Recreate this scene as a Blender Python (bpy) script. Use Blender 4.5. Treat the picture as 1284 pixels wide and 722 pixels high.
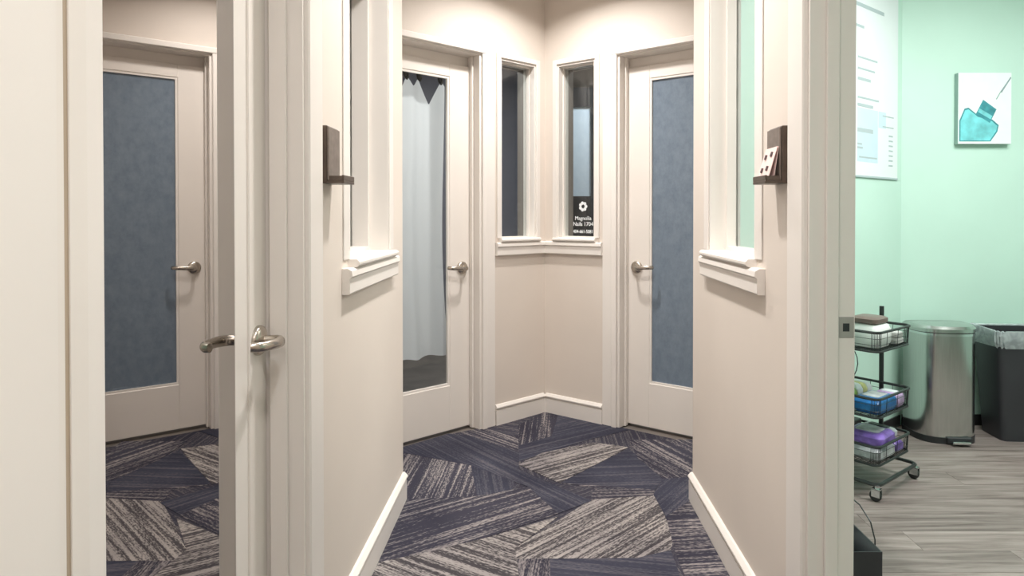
import bpy, bmesh, math, random
from mathutils import Vector, Matrix
from math import radians, cos, sin, pi

for o in list(bpy.data.objects): bpy.data.objects.remove(o)
S = bpy.context.scene
C = S.collection
random.seed(4)

# ------------------------------------------------------------------ camera
EYE = 1.24          # metres above the carpet
F = 820.0           # focal length for a 1284 px wide frame
TILT = radians(0.6)
cd = bpy.data.cameras.new('camera'); cam = bpy.data.objects.new('camera', cd); C.objects.link(cam)
cam.location = (0, 0, EYE); cam.rotation_euler = (radians(90) - TILT, 0, 0)
cd.sensor_fit = 'HORIZONTAL'; cd.sensor_width = 36; cd.lens = F / 1284 * 36
cd.shift_x = -31 / 1284; cd.shift_y = -(91 - F * math.tan(TILT)) / 1284
cd.clip_start = 0.02; cd.clip_end = 60
S.camera = cam

# ------------------------------------------------------------------ view + world
S.view_settings.view_transform = 'Standard'; S.view_settings.look = 'None'
S.view_settings.gamma = 1; S.view_settings.use_curve_mapping = False
S.view_settings.exposure = 0.46
w = bpy.data.worlds.new('world'); S.world = w; w.use_nodes = True
w.node_tree.nodes['Background'].inputs[0].default_value = (1, .97, .93, 1)
w.node_tree.nodes['Background'].inputs[1].default_value = 0.3

# ------------------------------------------------------------------ lamps and added fill lights
def lamp(name, loc, size, power, col, size_y=None, shape='DISK', rot=(0, 0, 0), spread=180):
    ld = bpy.data.lights.new(name, 'AREA'); ld.shape = shape; ld.size = size
    if size_y: ld.size_y = size_y
    ld.energy = power; ld.color = col; ld.spread = radians(spread)
    o = bpy.data.objects.new(name, ld); C.objects.link(o); o.location = loc; o.rotation_euler = rot
    return o
WARM = (1, .962, .93); COOL = (.97, 1.0, .98)
CEIL = 2.75
DOWN = [(.08, 3.38, 15.0), (.03, 2.12, 17), (.05, .62, 8.2)]      # x, y, watts of the corridor downlights
for x, y, p in DOWN:
    lamp('downlight_lamp', (x, y, CEIL - .035), .12, p, WARM if y > 1 else (1, .99, .985), spread=138)
lamp('corridor_fill_lamp', (.05, -1.0, CEIL - .04),  .58, 6, (1, .985, .975), 1.1, 'RECTANGLE')  # added fill light behind the camera, no known fixture there
lamp('left_room_fill', (-1.3, 4.7, CEIL - .04), .4, 30, COOL)  # added fill, source unseen: brightens the curtain and the room behind it
lamp('right_room_fill', (.95, 4.95, CEIL - .04), .4, 24, COOL)  # added fill, source unseen: brightens the pale frosted panel
lamp('mint_panel_lamp', (2.3, 2.2, CEIL - .04), 1.15, 34, COOL, 1.15, 'RECTANGLE')

# ------------------------------------------------------------------ materials
def newmat(name):
    m = bpy.data.materials.new(name); m.use_nodes = True
    nt = m.node_tree; return m, nt, nt.nodes['Principled BSDF']
def N(nt, t, **kw):
    n = nt.nodes.new(t)
    for k, v in kw.items(): setattr(n, k, v)
    return n
def ramp(nt, fac, stops):
    r = N(nt, 'ShaderNodeValToRGB'); e = r.color_ramp.elements
    while len(e) < len(stops): e.new(.5)
    for i, (p, c) in enumerate(stops): e[i].position = p; e[i].color = (*c, 1)
    nt.links.new(fac, r.inputs[0]); return r
def paint(name, col, rough=.5, var=.03, scale=6, bump=.05, bscale=180, metal=0, spec=.5):
    m, nt, b = newmat(name)
    tc = N(nt, 'ShaderNodeTexCoord'); n = N(nt, 'ShaderNodeTexNoise'); n.inputs['Scale'].default_value = scale
    n.inputs['Detail'].default_value = 4
    nt.links.new(tc.outputs['Object'], n.inputs['Vector'])
    a = tuple(max(0, c * (1 - var)) for c in col); d = tuple(min(1, c * (1 + var)) for c in col)
    r = ramp(nt, n.outputs['Fac'], [(.3, a), (.7, d)]); nt.links.new(r.outputs[0], b.inputs['Base Color'])
    b.inputs['Roughness'].default_value = rough; b.inputs['Metallic'].default_value = metal
    b.inputs['Specular IOR Level'].default_value = spec
    if bump:
        n2 = N(nt, 'ShaderNodeTexNoise'); n2.inputs['Scale'].default_value = bscale
        nt.links.new(tc.outputs['Object'], n2.inputs['Vector'])
        bp = N(nt, 'ShaderNodeBump'); bp.inputs['Strength'].default_value = bump; bp.inputs['Distance'].default_value = .002
        nt.links.new(n2.outputs['Fac'], bp.inputs['Height']); nt.links.new(bp.outputs[0], b.inputs['Normal'])
    return m
M = {}
M['wall'] = paint('wall_paint', (.71, .638, .568), .6, .02, 3, .12)
M['trim'] = paint('trim_paint', (.79, .745, .695), .38, .012, 4, .02)
M['door'] = paint('door_paint', (.78, .73, .675), .4, .012, 4, .02)
M['ceiling'] = paint('ceiling_paint', (.82, .80, .76), .8, .02)
M['mint'] = paint('mint_paint', (.60, .80, .70), .55, .02, 3, .1)
M['dark_room'] = paint('dim_room_brown', (.12, .10, .085), .6, .06)  # darkness of the room put into its wall colour
M['grey_room'] = paint('grey_room_paint', (.30, .27, .245), .6, .05)
M['slate'] = paint('slate_room_paint', (.16, .165, .21), .6, .06)
M['dark_floor'] = paint('dark_floor_surface', (.15, .13, .115), .5, .2)
M['black'] = paint('black_plastic', (.022, .022, .025), .38, .1)
M['black_metal'] = paint('black_powder_coat', (.02, .022, .022), .35, .1)
M['bin'] = paint('charcoal_bin_plastic', (.035, .034, .040), .42, .08, 5, .1, 90)
M['vinyl'] = paint('black_vinyl_base', (.03, .028, .03), .4, .1)
M['holder'] = paint('dark_bronze', (.105, .078, .062), .38, .15, 30, .05, metal=.35)
M['holder_face'] = paint('brushed_bronze_face', (.23, .19, .165), .42, .18, 40, .05, metal=.35)
M['card_pink'] = paint('pink_card', (.82, .62, .58), .5, .03)
M['ink'] = paint('dark_ink', (.10, .07, .07), .6, .05)
M['print_grey'] = paint('grey_print', (.46, .53, .55), .6, .04)
M['print_blue'] = paint('pale_blue_print', (.62, .74, .82), .6, .04)
M['paper'] = paint('white_paper', (.84, .87, .88), .5, .01)
M['white_lettering'] = paint('white_vinyl_lettering', (.80, .83, .84), .5, .02)
M['canvas'] = paint('white_canvas', (.84, .90, .88), .8, .02, 20, .2, 400)
M['canvas_side'] = paint('grey_canvas_edge', (.30, .42, .38), .8, .04, 20, .2, 400)
M['teal'] = paint('teal_art_paint', (.20, .64, .68), .5, .25, 14)
M['teal_dark'] = paint('dark_teal_art_paint', (.05, .27, .31), .5, .3, 24)
M['brush_grey'] = paint('grey_art_paint', (.27, .34, .36), .5, .2, 30)
M['curtain'] = paint('white_curtain_cloth', (.82, .83, .86), .85, .03, 8, .15, 300)
def cloth():
    m, nt, b = newmat('thin_white_curtain'); out = nt.nodes['Material Output']
    b.inputs['Base Color'].default_value = (.84, .845, .87, 1); b.inputs['Roughness'].default_value = .9
    tc = N(nt, 'ShaderNodeTexCoord'); wv = N(nt, 'ShaderNodeTexNoise'); wv.inputs['Scale'].default_value = 260; nt.links.new(tc.outputs['Object'], wv.inputs['Vector'])
    bp = N(nt, 'ShaderNodeBump'); bp.inputs['Strength'].default_value = .1; bp.inputs['Distance'].default_value = .001; nt.links.new(wv.outputs['Fac'], bp.inputs['Height']); nt.links.new(bp.outputs[0], b.inputs['Normal'])
    t = N(nt, 'ShaderNodeBsdfTranslucent'); t.inputs[0].default_value = (.84, .85, .88, 1)
    mx = N(nt, 'ShaderNodeMixShader'); mx.inputs[0].default_value = .4
    nt.links.new(b.outputs[0], mx.inputs[1]); nt.links.new(t.outputs[0], mx.inputs[2]); nt.links.new(mx.outputs[0], out.inputs[0]); return m
M['curtain'] = cloth()
M['white_plastic'] = paint('white_plastic', (.82, .82, .80), .35, .02)
M['brown_plastic'] = paint('brown_plastic', (.17, .115, .10), .4, .1)
M['blue_pack'] = paint('blue_film', (.015, .15, .42), .3, .35, 25)
M['yellow_pack'] = paint('yellow_film', (.68, .66, .28), .35, .2, 25)
M['green_pack'] = paint('green_film', (.28, .45, .10), .35, .2, 25)
M['purple_pack'] = paint('purple_film', (.21, .12, .43), .3, .45, 22)
M['lilac_pack'] = paint('lilac_film', (.60, .42, .66), .3, .3, 30)
M['silver_pack'] = paint('silver_film', (.52, .52, .54), .3, .35, 22)
M['linen'] = paint('grey_towel_cloth', (.52, .51, .49), .9, .12, 30, .3, 200)
M['pouf'] = paint('black_leather', (.018, .016, .016), .4, .1)
M['nickel'] = paint('satin_nickel', (.50, .455, .40), .26, .08, 20, 0, metal=1)
M['dull_metal'] = paint('dull_metal', (.40, .37, .345), .4, .06, 20, 0, metal=.35)
M['dimmed_taupe'] = paint('dimmed_inner_reveal', (.27, .235, .21), .6, .04)  # trim made darker in colour for its dimness behind the glass
M['gap_shade'] = paint('gap_shade_tan', (.42, .33, .24), .6, .04)  # tan colour standing in for the shade in a door gap
M['rubber'] = paint('black_rubber', (.02, .02, .02), .5, .1)
M['chrome'] = paint('bright_chrome', (.72, .73, .74), .14, .03, 20, 0, metal=1)
M['fixture'] = paint('white_fixture', (.85, .85, .84), .4, .01)

def steel():
    m, nt, b = newmat('brushed_steel')
    tc = N(nt, 'ShaderNodeTexCoord'); mp = N(nt, 'ShaderNodeMapping'); mp.inputs['Scale'].default_value = (60, 60, 1.2)
    n = N(nt, 'ShaderNodeTexNoise'); n.inputs['Scale'].default_value = 6
    nt.links.new(tc.outputs['Object'], mp.inputs['Vector']); nt.links.new(mp.outputs[0], n.inputs['Vector'])
    r = ramp(nt, n.outputs['Fac'], [(.2, (.50, .50, .49)), (.8, (.62, .62, .61))]); nt.links.new(r.outputs[0], b.inputs['Base Color'])
    b.inputs['Metallic'].default_value = 1; b.inputs['Roughness'].default_value = .19
    b.inputs['Anisotropic'].default_value = .4
    return m
M['steel'] = steel()
def mirror():
    m, nt, b = newmat('mirror_glass')
    tc = N(nt, 'ShaderNodeTexCoord'); n = N(nt, 'ShaderNodeTexNoise'); n.inputs['Scale'].default_value = .8
    nt.links.new(tc.outputs['Object'], n.inputs['Vector'])
    r = ramp(nt, n.outputs['Fac'], [(.3, (.52, .50, .485)), (.7, (.55, .53, .515))]); nt.links.new(r.outputs[0], b.inputs['Base Color'])
    b.inputs['Metallic'].default_value = 1; b.inputs['Roughness'].default_value = .012
    return m
M['mirror'] = mirror()
def clear_glass(name, tint, refl):
    m, nt, b = newmat(name); nt.nodes.remove(b)
    out = nt.nodes['Material Output']
    t = N(nt, 'ShaderNodeBsdfTransparent'); t.inputs[0].default_value = (*tint, 1)
    g = N(nt, 'ShaderNodeBsdfGlossy'); g.inputs['Roughness'].default_value = .02
    lw = N(nt, 'ShaderNodeLayerWeight'); lw.inputs[0].default_value = .5
    pw5 = N(nt, 'ShaderNodeMath', operation='POWER'); pw5.inputs[1].default_value = 5; nt.links.new(lw.outputs['Facing'], pw5.inputs[0])
    mu = N(nt, 'ShaderNodeMath', operation='MULTIPLY_ADD'); mu.inputs[1].default_value = .9 * refl; mu.inputs[2].default_value = .035 * refl
    nt.links.new(pw5.outputs[0], mu.inputs[0])
    mx = N(nt, 'ShaderNodeMixShader'); nt.links.new(mu.outputs[0], mx.inputs[0]); nt.links.new(t.outputs[0], mx.inputs[1]); nt.links.new(g.outputs[0], mx.inputs[2])
    nt.links.new(mx.outputs[0], out.inputs[0]); return m
M['glass'] = clear_glass('clear_pane', (.93, .95, .95), 1.0)
def film():
    m, nt, b = newmat('thin_clear_film'); out = nt.nodes['Material Output']
    b.inputs['Base Color'].default_value = (.74, .80, .82, 1); b.inputs['Roughness'].default_value = .25
    t = N(nt, 'ShaderNodeBsdfTransparent'); mx = N(nt, 'ShaderNodeMixShader')
    tc = N(nt, 'ShaderNodeTexCoord'); n = N(nt, 'ShaderNodeTexNoise'); n.inputs['Scale'].default_value = 9; n.inputs['Distortion'].default_value = 2.5
    nt.links.new(tc.outputs['Object'], n.inputs['Vector'])
    mr = N(nt, 'ShaderNodeMapRange'); mr.inputs[1].default_value = .3; mr.inputs[2].default_value = .7; mr.inputs[3].default_value = .34; mr.inputs[4].default_value = .60; nt.links.new(n.outputs['Fac'], mr.inputs[0])
    nt.links.new(mr.outputs[0], mx.inputs[0]); nt.links.new(t.outputs[0], mx.inputs[1]); nt.links.new(b.outputs[0], mx.inputs[2]); nt.links.new(mx.outputs[0], out.inputs[0])
    return m
M['liner'] = film()
def frosted(name, c0, c1, rough):
    m, nt, b = newmat(name)
    tc = N(nt, 'ShaderNodeTexCoord'); mp = N(nt, 'ShaderNodeMapping'); mp.inputs['Scale'].default_value = (9, 9, 6)
    n = N(nt, 'ShaderNodeTexNoise'); n.inputs['Scale'].default_value = 3; n.inputs['Detail'].default_value = 8; n.inputs['Roughness'].default_value = .7
    nt.links.new(tc.outputs['Object'], mp.inputs['Vector']); nt.links.new(mp.outputs[0], n.inputs['Vector'])
    r = ramp(nt, n.outputs['Fac'], [(.28, c0), (.72, c1)]); nt.links.new(r.outputs[0], b.inputs['Base Color'])
    b.inputs['Roughness'].default_value = rough
    bp = N(nt, 'ShaderNodeBump'); bp.inputs['Strength'].default_value = .15; bp.inputs['Distance'].default_value = .002
    nt.links.new(n.outputs['Fac'], bp.inputs['Height']); nt.links.new(bp.outputs[0], b.inputs['Normal'])
    return m
M['frosted'] = frosted('blue_grey_frosted_glass', (.125, .165, .215), (.195, .245, .30), .33)
M['pale_frost'] = frosted('pale_blue_frosted_glass', (.50, .60, .72), (.60, .70, .80), .4)

def carpet(name, dark, light, lo, hi, across=58, along=1.1, use_cells=False):
    m, nt, b = newmat(name)
    tc = N(nt, 'ShaderNodeTexCoord'); oi = N(nt, 'ShaderNodeObjectInfo')
    mul = N(nt, 'ShaderNodeMath', operation='MULTIPLY'); mul.inputs[1].default_value = 80
    nt.links.new(oi.outputs['Random'], mul.inputs[0])
    vec = tc.outputs['Object']
    if use_cells:      # the plain ground of the carpet: random cells, each with a pile direction of its own
        vo = N(nt, 'ShaderNodeTexVoronoi'); vo.inputs['Scale'].default_value = 1.6
        nt.links.new(vec, vo.inputs['Vector'])
        sp = N(nt, 'ShaderNodeSeparateColor'); nt.links.new(vo.outputs['Color'], sp.inputs[0])
        ml = N(nt, 'ShaderNodeMath', operation='MULTIPLY'); ml.inputs[1].default_value = 6.28
        nt.links.new(sp.outputs[0], ml.inputs[0])
        vr = N(nt, 'ShaderNodeVectorRotate', rotation_type='Z_AXIS'); nt.links.new(vec, vr.inputs['Vector']); nt.links.new(ml.outputs[0], vr.inputs['Angle'])
        vec = vr.outputs[0]
    ad = N(nt, 'ShaderNodeVectorMath', operation='ADD'); nt.links.new(vec, ad.inputs[0]); nt.links.new(mul.outputs[0], ad.inputs[1])
    mp = N(nt, 'ShaderNodeMapping'); mp.inputs['Scale'].default_value = (along, across, 1); nt.links.new(ad.outputs[0], mp.inputs['Vector'])
    n = N(nt, 'ShaderNodeTexNoise'); n.inputs['Scale'].default_value = 1.0; n.inputs['Detail'].default_value = 3; n.inputs['Roughness'].default_value = .6
    nt.links.new(mp.outputs[0], n.inputs['Vector'])
    mp2 = N(nt, 'ShaderNodeMapping'); mp2.inputs['Scale'].default_value = (60, 190, 1); nt.links.new(ad.outputs[0], mp2.inputs['Vector'])
    n2 = N(nt, 'ShaderNodeTexNoise'); n2.inputs['Scale'].default_value = 1.0; n2.inputs['Detail'].default_value = 2
    nt.links.new(mp2.outputs[0], n2.inputs['Vector'])
    m3 = N(nt, 'ShaderNodeMath', operation='MULTIPLY_ADD'); m3.inputs[1].default_value = .42; nt.links.new(n2.outputs['Fac'], m3.inputs[0])
    m4 = N(nt, 'ShaderNodeMath', operation='MULTIPLY'); m4.inputs[1].default_value = .78; nt.links.new(n.outputs['Fac'], m4.inputs[0])
    nt.links.new(m4.outputs[0], m3.inputs[2])
    r = ramp(nt, m3.outputs[0], [(lo, dark), (hi, light)])
    # broad drift of tone over the pile
    n5 = N(nt, 'ShaderNodeTexNoise'); n5.inputs['Scale'].default_value = 2.4; nt.links.new(ad.outputs[0], n5.inputs['Vector'])
    r5 = ramp(nt, n5.outputs['Fac'], [(.35, (.62, .62, .66)), (.65, (1, 1, 1))])
    mx = N(nt, 'ShaderNodeMix', data_type='RGBA', blend_type='MULTIPLY'); mx.inputs[0].default_value = 1
    nt.links.new(r.outputs[0], mx.inputs[6]); nt.links.new(r5.outputs[0], mx.inputs[7])
    nt.links.new(mx.outputs[2], b.inputs['Base Color'])
    b.inputs['Roughness'].default_value = .95; b.inputs['Specular IOR Level'].default_value = .1
    bp = N(nt, 'ShaderNodeBump'); bp.inputs['Strength'].default_value = .5; bp.inputs['Distance'].default_value = .004
    nt.links.new(m3.outputs[0], bp.inputs['Height']); nt.links.new(bp.outputs[0], b.inputs['Normal'])
    return m
DK = (.052, .050, .068); LT = (.40, .365, .34)
M['carpet_bright'] = carpet('carpet_light_stripes', (.075, .068, .072), LT, .55, .665)
M['carpet_mid'] = carpet('carpet_mixed_stripes', DK, (.35, .315, .30), .59, .735)
M['carpet_dark'] = carpet('carpet_dark_stripes', (.050, .052, .074), (.15, .14, .155), .57, .85)
M['carpet_base'] = carpet('carpet_ground', DK, (.22, .20, .19), .59, .82, use_cells=True)

def wood(name):
    m, nt, b = newmat(name)
    tc = N(nt, 'ShaderNodeTexCoord'); oi = N(nt, 'ShaderNodeObjectInfo')
    mul = N(nt, 'ShaderNodeMath', operation='MULTIPLY'); mul.inputs[1].default_value = 50; nt.links.new(oi.outputs['Random'], mul.inputs[0])
    ad = N(nt, 'ShaderNodeVectorMath', operation='ADD'); nt.links.new(tc.outputs['Object'], ad.inputs[0]); nt.links.new(mul.outputs[0], ad.inputs[1])
    mp = N(nt, 'ShaderNodeMapping'); mp.inputs['Scale'].default_value = (1.6, 22, 1); nt.links.new(ad.outputs[0], mp.inputs['Vector'])
    n = N(nt, 'ShaderNodeTexNoise'); n.inputs['Scale'].default_value = 1.3; n.inputs['Detail'].default_value = 6; n.inputs['Roughness'].default_value = .62; n.inputs['Distortion'].default_value = .6
    nt.links.new(mp.outputs[0], n.inputs['Vector'])
    r = ramp(nt, n.outputs['Fac'], [(.30, (.118, .088, .08)), (.47, (.24, .19, .175)), (.70, (.385, .32, .298))])
    hs = N(nt, 'ShaderNodeHueSaturation'); nt.links.new(r.outputs[0], hs.inputs['Color'])
    mr = N(nt, 'ShaderNodeMapRange'); mr.inputs[3].default_value = .85; mr.inputs[4].default_value = 1.15; nt.links.new(oi.outputs['Random'], mr.inputs[0]); nt.links.new(mr.outputs[0], hs.inputs['Value'])
    nt.links.new(hs.outputs[0], b.inputs['Base Color']); b.inputs['Roughness'].default_value = .45
    bp = N(nt, 'ShaderNodeBump'); bp.inputs['Strength'].default_value = .12; bp.inputs['Distance'].default_value = .002
    nt.links.new(n.outputs['Fac'], bp.inputs['Height']); nt.links.new(bp.outputs[0], b.inputs['Normal'])
    return m
M['wood'] = wood('grey_plank_wood')
def emit(name, col, s):
    m, nt, b = newmat(name); b.inputs['Emission Color'].default_value = (*col, 1); b.inputs['Emission Strength'].default_value = s
    b.inputs['Base Color'].default_value = (.8, .8, .8, 1); return m
M['lamp_warm'] = emit('warm_diffuser', WARM, 4); M['lamp_cool'] = emit('cool_diffuser', COOL, 4)

# ------------------------------------------------------------------ mesh helpers
class MB:
    def __init__(s): s.bm = bmesh.new()
    def box(s, x0, x1, y0, y1, z0, z1, bev=0, seg=1):
        r = bmesh.ops.create_cube(s.bm, size=1)
        mat = Matrix.Translation(((x0 + x1) / 2, (y0 + y1) / 2, (z0 + z1) / 2)) @ Matrix.Diagonal((abs(x1 - x0), abs(y1 - y0), abs(z1 - z0), 1))
        bmesh.ops.transform(s.bm, matrix=mat, verts=r['verts'])
        if bev:
            es = list({e for v in r['verts'] for e in v.link_edges})
            bmesh.ops.bevel(s.bm, geom=es, offset=bev, segments=seg, profile=.5, affect='EDGES')
        return s
    def prism(s, pts, z0, z1):          # plan polygon pulled up
        a = [s.bm.verts.new((x, y, z0)) for x, y in pts]; b = [s.bm.verts.new((x, y, z1)) for x, y in pts]
        n = len(pts)
        s.bm.faces.new(list(reversed(a))); s.bm.faces.new(b)
        for i in range(n): s.bm.faces.new((a[i], a[(i + 1) % n], b[(i + 1) % n], b[i]))
        return s
    def slab(s, pts, y0, y1):           # elevation polygon (x, z) pushed back from y0 to y1
        a = [s.bm.verts.new((x, y0, z)) for x, z in pts]; b = [s.bm.verts.new((x, y1, z)) for x, z in pts]
        n = len(pts)
        s.bm.faces.new(a); s.bm.faces.new(list(reversed(b)))
        for i in range(n): s.bm.faces.new((a[(i + 1) % n], a[i], b[i], b[(i + 1) % n]))
        return s
    def run(s, prof, x0, x1):           # profile in (y, z) run along x
        a = [s.bm.verts.new((x0, y, z)) for y, z in prof]; b = [s.bm.verts.new((x1, y, z)) for y, z in prof]
        n = len(prof)
        s.bm.faces.new(a); s.bm.faces.new(list(reversed(b)))
        for i in range(n): s.bm.faces.new((a[i], b[i], b[(i + 1) % n], a[(i + 1) % n]))
        return s
    def loft(s, rings, cap=True):
        vs = [[s.bm.verts.new(p) for p in r] for r in rings]
        n = len(rings[0])
        for k in range(len(vs) - 1):
            for i in range(n): s.bm.faces.new((vs[k][i], vs[k][(i + 1) % n], vs[k + 1][(i + 1) % n], vs[k + 1][i]))
        if cap: s.bm.faces.new(list(reversed(vs[0]))); s.bm.faces.new(vs[-1])
        return s
    def tube(s, pts, rad, n=10, closed=False, flat=1.0):
        P = [Vector(p) for p in pts]; R = rad if isinstance(rad, (list, tuple)) else [rad] * len(P)
        rings = []; ref = None
        for i, p in enumerate(P):
            if closed: t = P[(i + 1) % len(P)] - P[i - 1]
            else: t = P[min(i + 1, len(P) - 1)] - P[max(i - 1, 0)]
            t.normalize()
            if ref is None: ref = Vector((0, 0, 1)) if abs(t.z) < .9 else Vector((1, 0, 0))
            u = (ref - t * ref.dot(t)); u.normalize(); v = t.cross(u); ref = u
            rings.append([p + u * cos(2 * pi * k / n) * R[i] + v * sin(2 * pi * k / n) * R[i] * flat for k in range(n)])
        if closed: rings.append(rings[0])
        if closed:
            vs = [[s.bm.verts.new(q) for q in r] for r in rings[:-1]]
            m = len(vs)
            for k in range(m):
                for i in range(n): s.bm.faces.new((vs[k][i], vs[k][(i + 1) % n], vs[(k + 1) % m][(i + 1) % n], vs[(k + 1) % m][i]))
            return s
        return s.loft(rings)
    def lathe(s, prof, o=(0, 0, 0), axis='Z', n=24):   # prof: (radius, height)
        rings = []
        for r, h in prof:
            ring = []
            for k in range(n):
                a = 2 * pi * k / n; x, y = r * cos(a), r * sin(a)
                p = {'Z': (x, y, h), 'Y': (x, h, -y), 'X': (h, x, y)}[axis]
                ring.append(Vector(p) + Vector(o))
            rings.append(ring)
        return s.loft(rings)
    def build(s, name, mat, parent=None, smooth=False, kind=None, label=None):
        bmesh.ops.recalc_face_normals(s.bm, faces=s.bm.faces)
        me = bpy.data.meshes.new(name); s.bm.to_mesh(me); s.bm.free()
        me.materials.append(mat if not isinstance(mat, str) else M[mat])
        if smooth:
            for p in me.polygons: p.use_smooth = True
            me.set_sharp_from_angle(angle=radians(38))
        o = bpy.data.objects.new(name, me); C.objects.link(o)
        if parent: o.parent = parent
        if kind: o['kind'] = kind
        if label: o['label'] = label
        return o
class Frame:
    def __init__(s, x, y, deg): s.loc = (x, y, 0); s.rot = radians(deg)
    def put(s, o): o.location = s.loc; o.rotation_euler = (0, 0, s.rot); return o
    def pt(s, u, v):
        return (s.loc[0] + u * cos(s.rot) - v * sin(s.rot), s.loc[1] + u * sin(s.rot) + v * cos(s.rot))
def empty(name, loc=(0, 0, 0), rz=0, label=None, cat=None, group=None, kind=None):
    o = bpy.data.objects.new(name, None); C.objects.link(o); o.location = loc; o.rotation_euler = (0, 0, rz)
    o.empty_display_size = .05
    if label: o['label'] = label
    if cat: o['category'] = cat
    if group: o['group'] = group
    if kind: o['kind'] = kind
    return o
def tag(o, label, cat, group=None):
    o['label'] = label; o['category'] = cat
    if group: o['group'] = group
    return o
def struct(o, label=None, cat=None):
    o['kind'] = 'structure'
    if label: o['label'] = label
    if cat: o['category'] = cat
    return o
def px(x, y):                      # a point of the carpet or plank floor from the reference frame, laid out in plan
    Y = F * EYE / (y - 270.0); return ((x - 673.0) * Y / F, Y)

# frames: x to the right of somebody facing the wall, y into the wall
FL = Frame(.05, 4.13, 43); FR = Frame(.05, 4.13, -37)          # the two walls of the far V
WL = Frame(-.583, 0, 90); WR = Frame(.68, 0, -90)              # corridor side walls: WL x = Y, WR x = -Y
T = .15                                                        # wall thickness

def wall(name, fr, u0, u1, openings, mat, t=T, H=CEIL, mat_parent=None, z0=0, label=None):
    mb = MB(); cur = u0
    for a, b, za, zb in sorted(openings):
        if a > cur: mb.box(cur, a, 0, t, z0, H)
        if za > z0: mb.box(a, b, 0, t, z0, za)
        if zb < H: mb.box(a, b, 0, t, zb, H)
        cur = b
    if u1 > cur: mb.box(cur, u1, 0, t, z0, H)
    return struct(fr.put(mb.build(name, mat)), label, None)

# ------------------------------------------------------------------ floors
ground = struct(MB().box(-3.2, 4.6, -2.4, 6.9, -.12, -.006).build('floor', 'dark_floor'))
Cx, Cy = .05, 4.13
hall = [(-.60, -2.05), (.70, -2.05), (.70, 2.82), FR.pt(1.50, .02), (Cx, Cy + .02), FL.pt(-1.50, .02), (-.60, 2.82)]
DOORHEAD = 2.175
cf = struct(MB().prism(hall, -.006, 0).build('floor_carpet', 'carpet_base'))
PATCH = [   # outline in plan (reference pixels on the floor), pile direction, finish
 ([(560,546),(606,537),(652,552),(651,569),(592,548)], [(580,541),(650,566)], 'carpet_mid'),
 ([(650,534),(683,517),(700,521),(692,548),(650,560)], [(664,556),(668,530)], 'carpet_mid'),
 ([(692,548),(700,521),(767,534),(790,540),(740,552),(650,580),(650,560)], [(650,566),(760,540)], 'carpet_dark'),
 ([(504,562),(562,545),(592,548),(651,569),(650,590),(742,630),(700,646),(662,612),(590,585),(504,569)], [(560,556),(700,625)], 'carpet_dark'),
 ([(504,569),(545,567),(590,584),(598,624),(504,628)], [(520,622),(545,575)], 'carpet_mid'),
 ([(590,584),(646,600),(640,623),(598,624)], [(640,620),(632,588)], 'carpet_dark'),
 ([(504,628),(598,624),(662,612),(700,646),(610,676),(540,694),(462,708),(480,676)], [(500,676),(665,626)], 'carpet_mid'),
 ([(650,584),(680,569),(745,556),(788,562),(770,572),(702,607)], [(655,590),(770,560)], 'carpet_bright'),
 ([(788,564),(802,574),(832,602),(822,616),(702,607),(770,573)], [(705,602),(820,598)], 'carpet_dark'),
 ([(742,612),(702,607),(822,616),(820,623),(742,628)], [(742,618),(820,616)], 'carpet_mid'),
 ([(790,553),(872,552),(872,594),(866,602),(832,602),(800,575)], [(800,560),(866,596)], 'carpet_mid'),
 ([(832,602),(866,600),(866,630),(836,650),(820,622)], [(828,640),(866,606)], 'carpet_dark'),
 ([(822,621),(846,676),(842,692),(800,702),(640,704),(645,690),(700,654),(742,628)], [(680,702),(818,630)], 'carpet_bright'),
 ([(836,650),(868,630),(925,735),(864,735),(846,690)], [(850,664),(890,662)], 'carpet_mid'),
 ([(462,708),(540,694),(612,676),(700,650),(645,690),(648,704),(655,760),(420,760)], [(500,700),(560,722)], 'carpet_bright'),
 ([(648,704),(690,703),(690,760),(655,760)], [(664,722),(668,704)], 'carpet_mid'),
 ([(690,703),(800,702),(842,692),(866,760),(690,760)], [(700,712),(840,726)], 'carpet_dark'),
]
for i, (poly, d, mname) in enumerate(PATCH):
    pts = [px(*p) for p in poly]
    a, b = px(*d[0]), px(*d[1]); ang = math.atan2(b[1] - a[1], b[0] - a[0])
    cx = sum(p[0] for p in pts) / len(pts); cy = sum(p[1] for p in pts) / len(pts)
    loc = []
    for x, y in pts:
        x = max(-.566, min(.663, x)) if y < 2.84 else x
        dx, dy = x - cx, y - cy
        loc.append((dx * cos(ang) + dy * sin(ang), -dx * sin(ang) + dy * cos(ang)))
    h = .0015 + .0004 * (i % 4)
    o = MB().prism(loc, -.001, h).build('carpet_patch', mname, cf)
    o.location = (cx, cy, 0); o.rotation_euler = (0, 0, ang)
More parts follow.
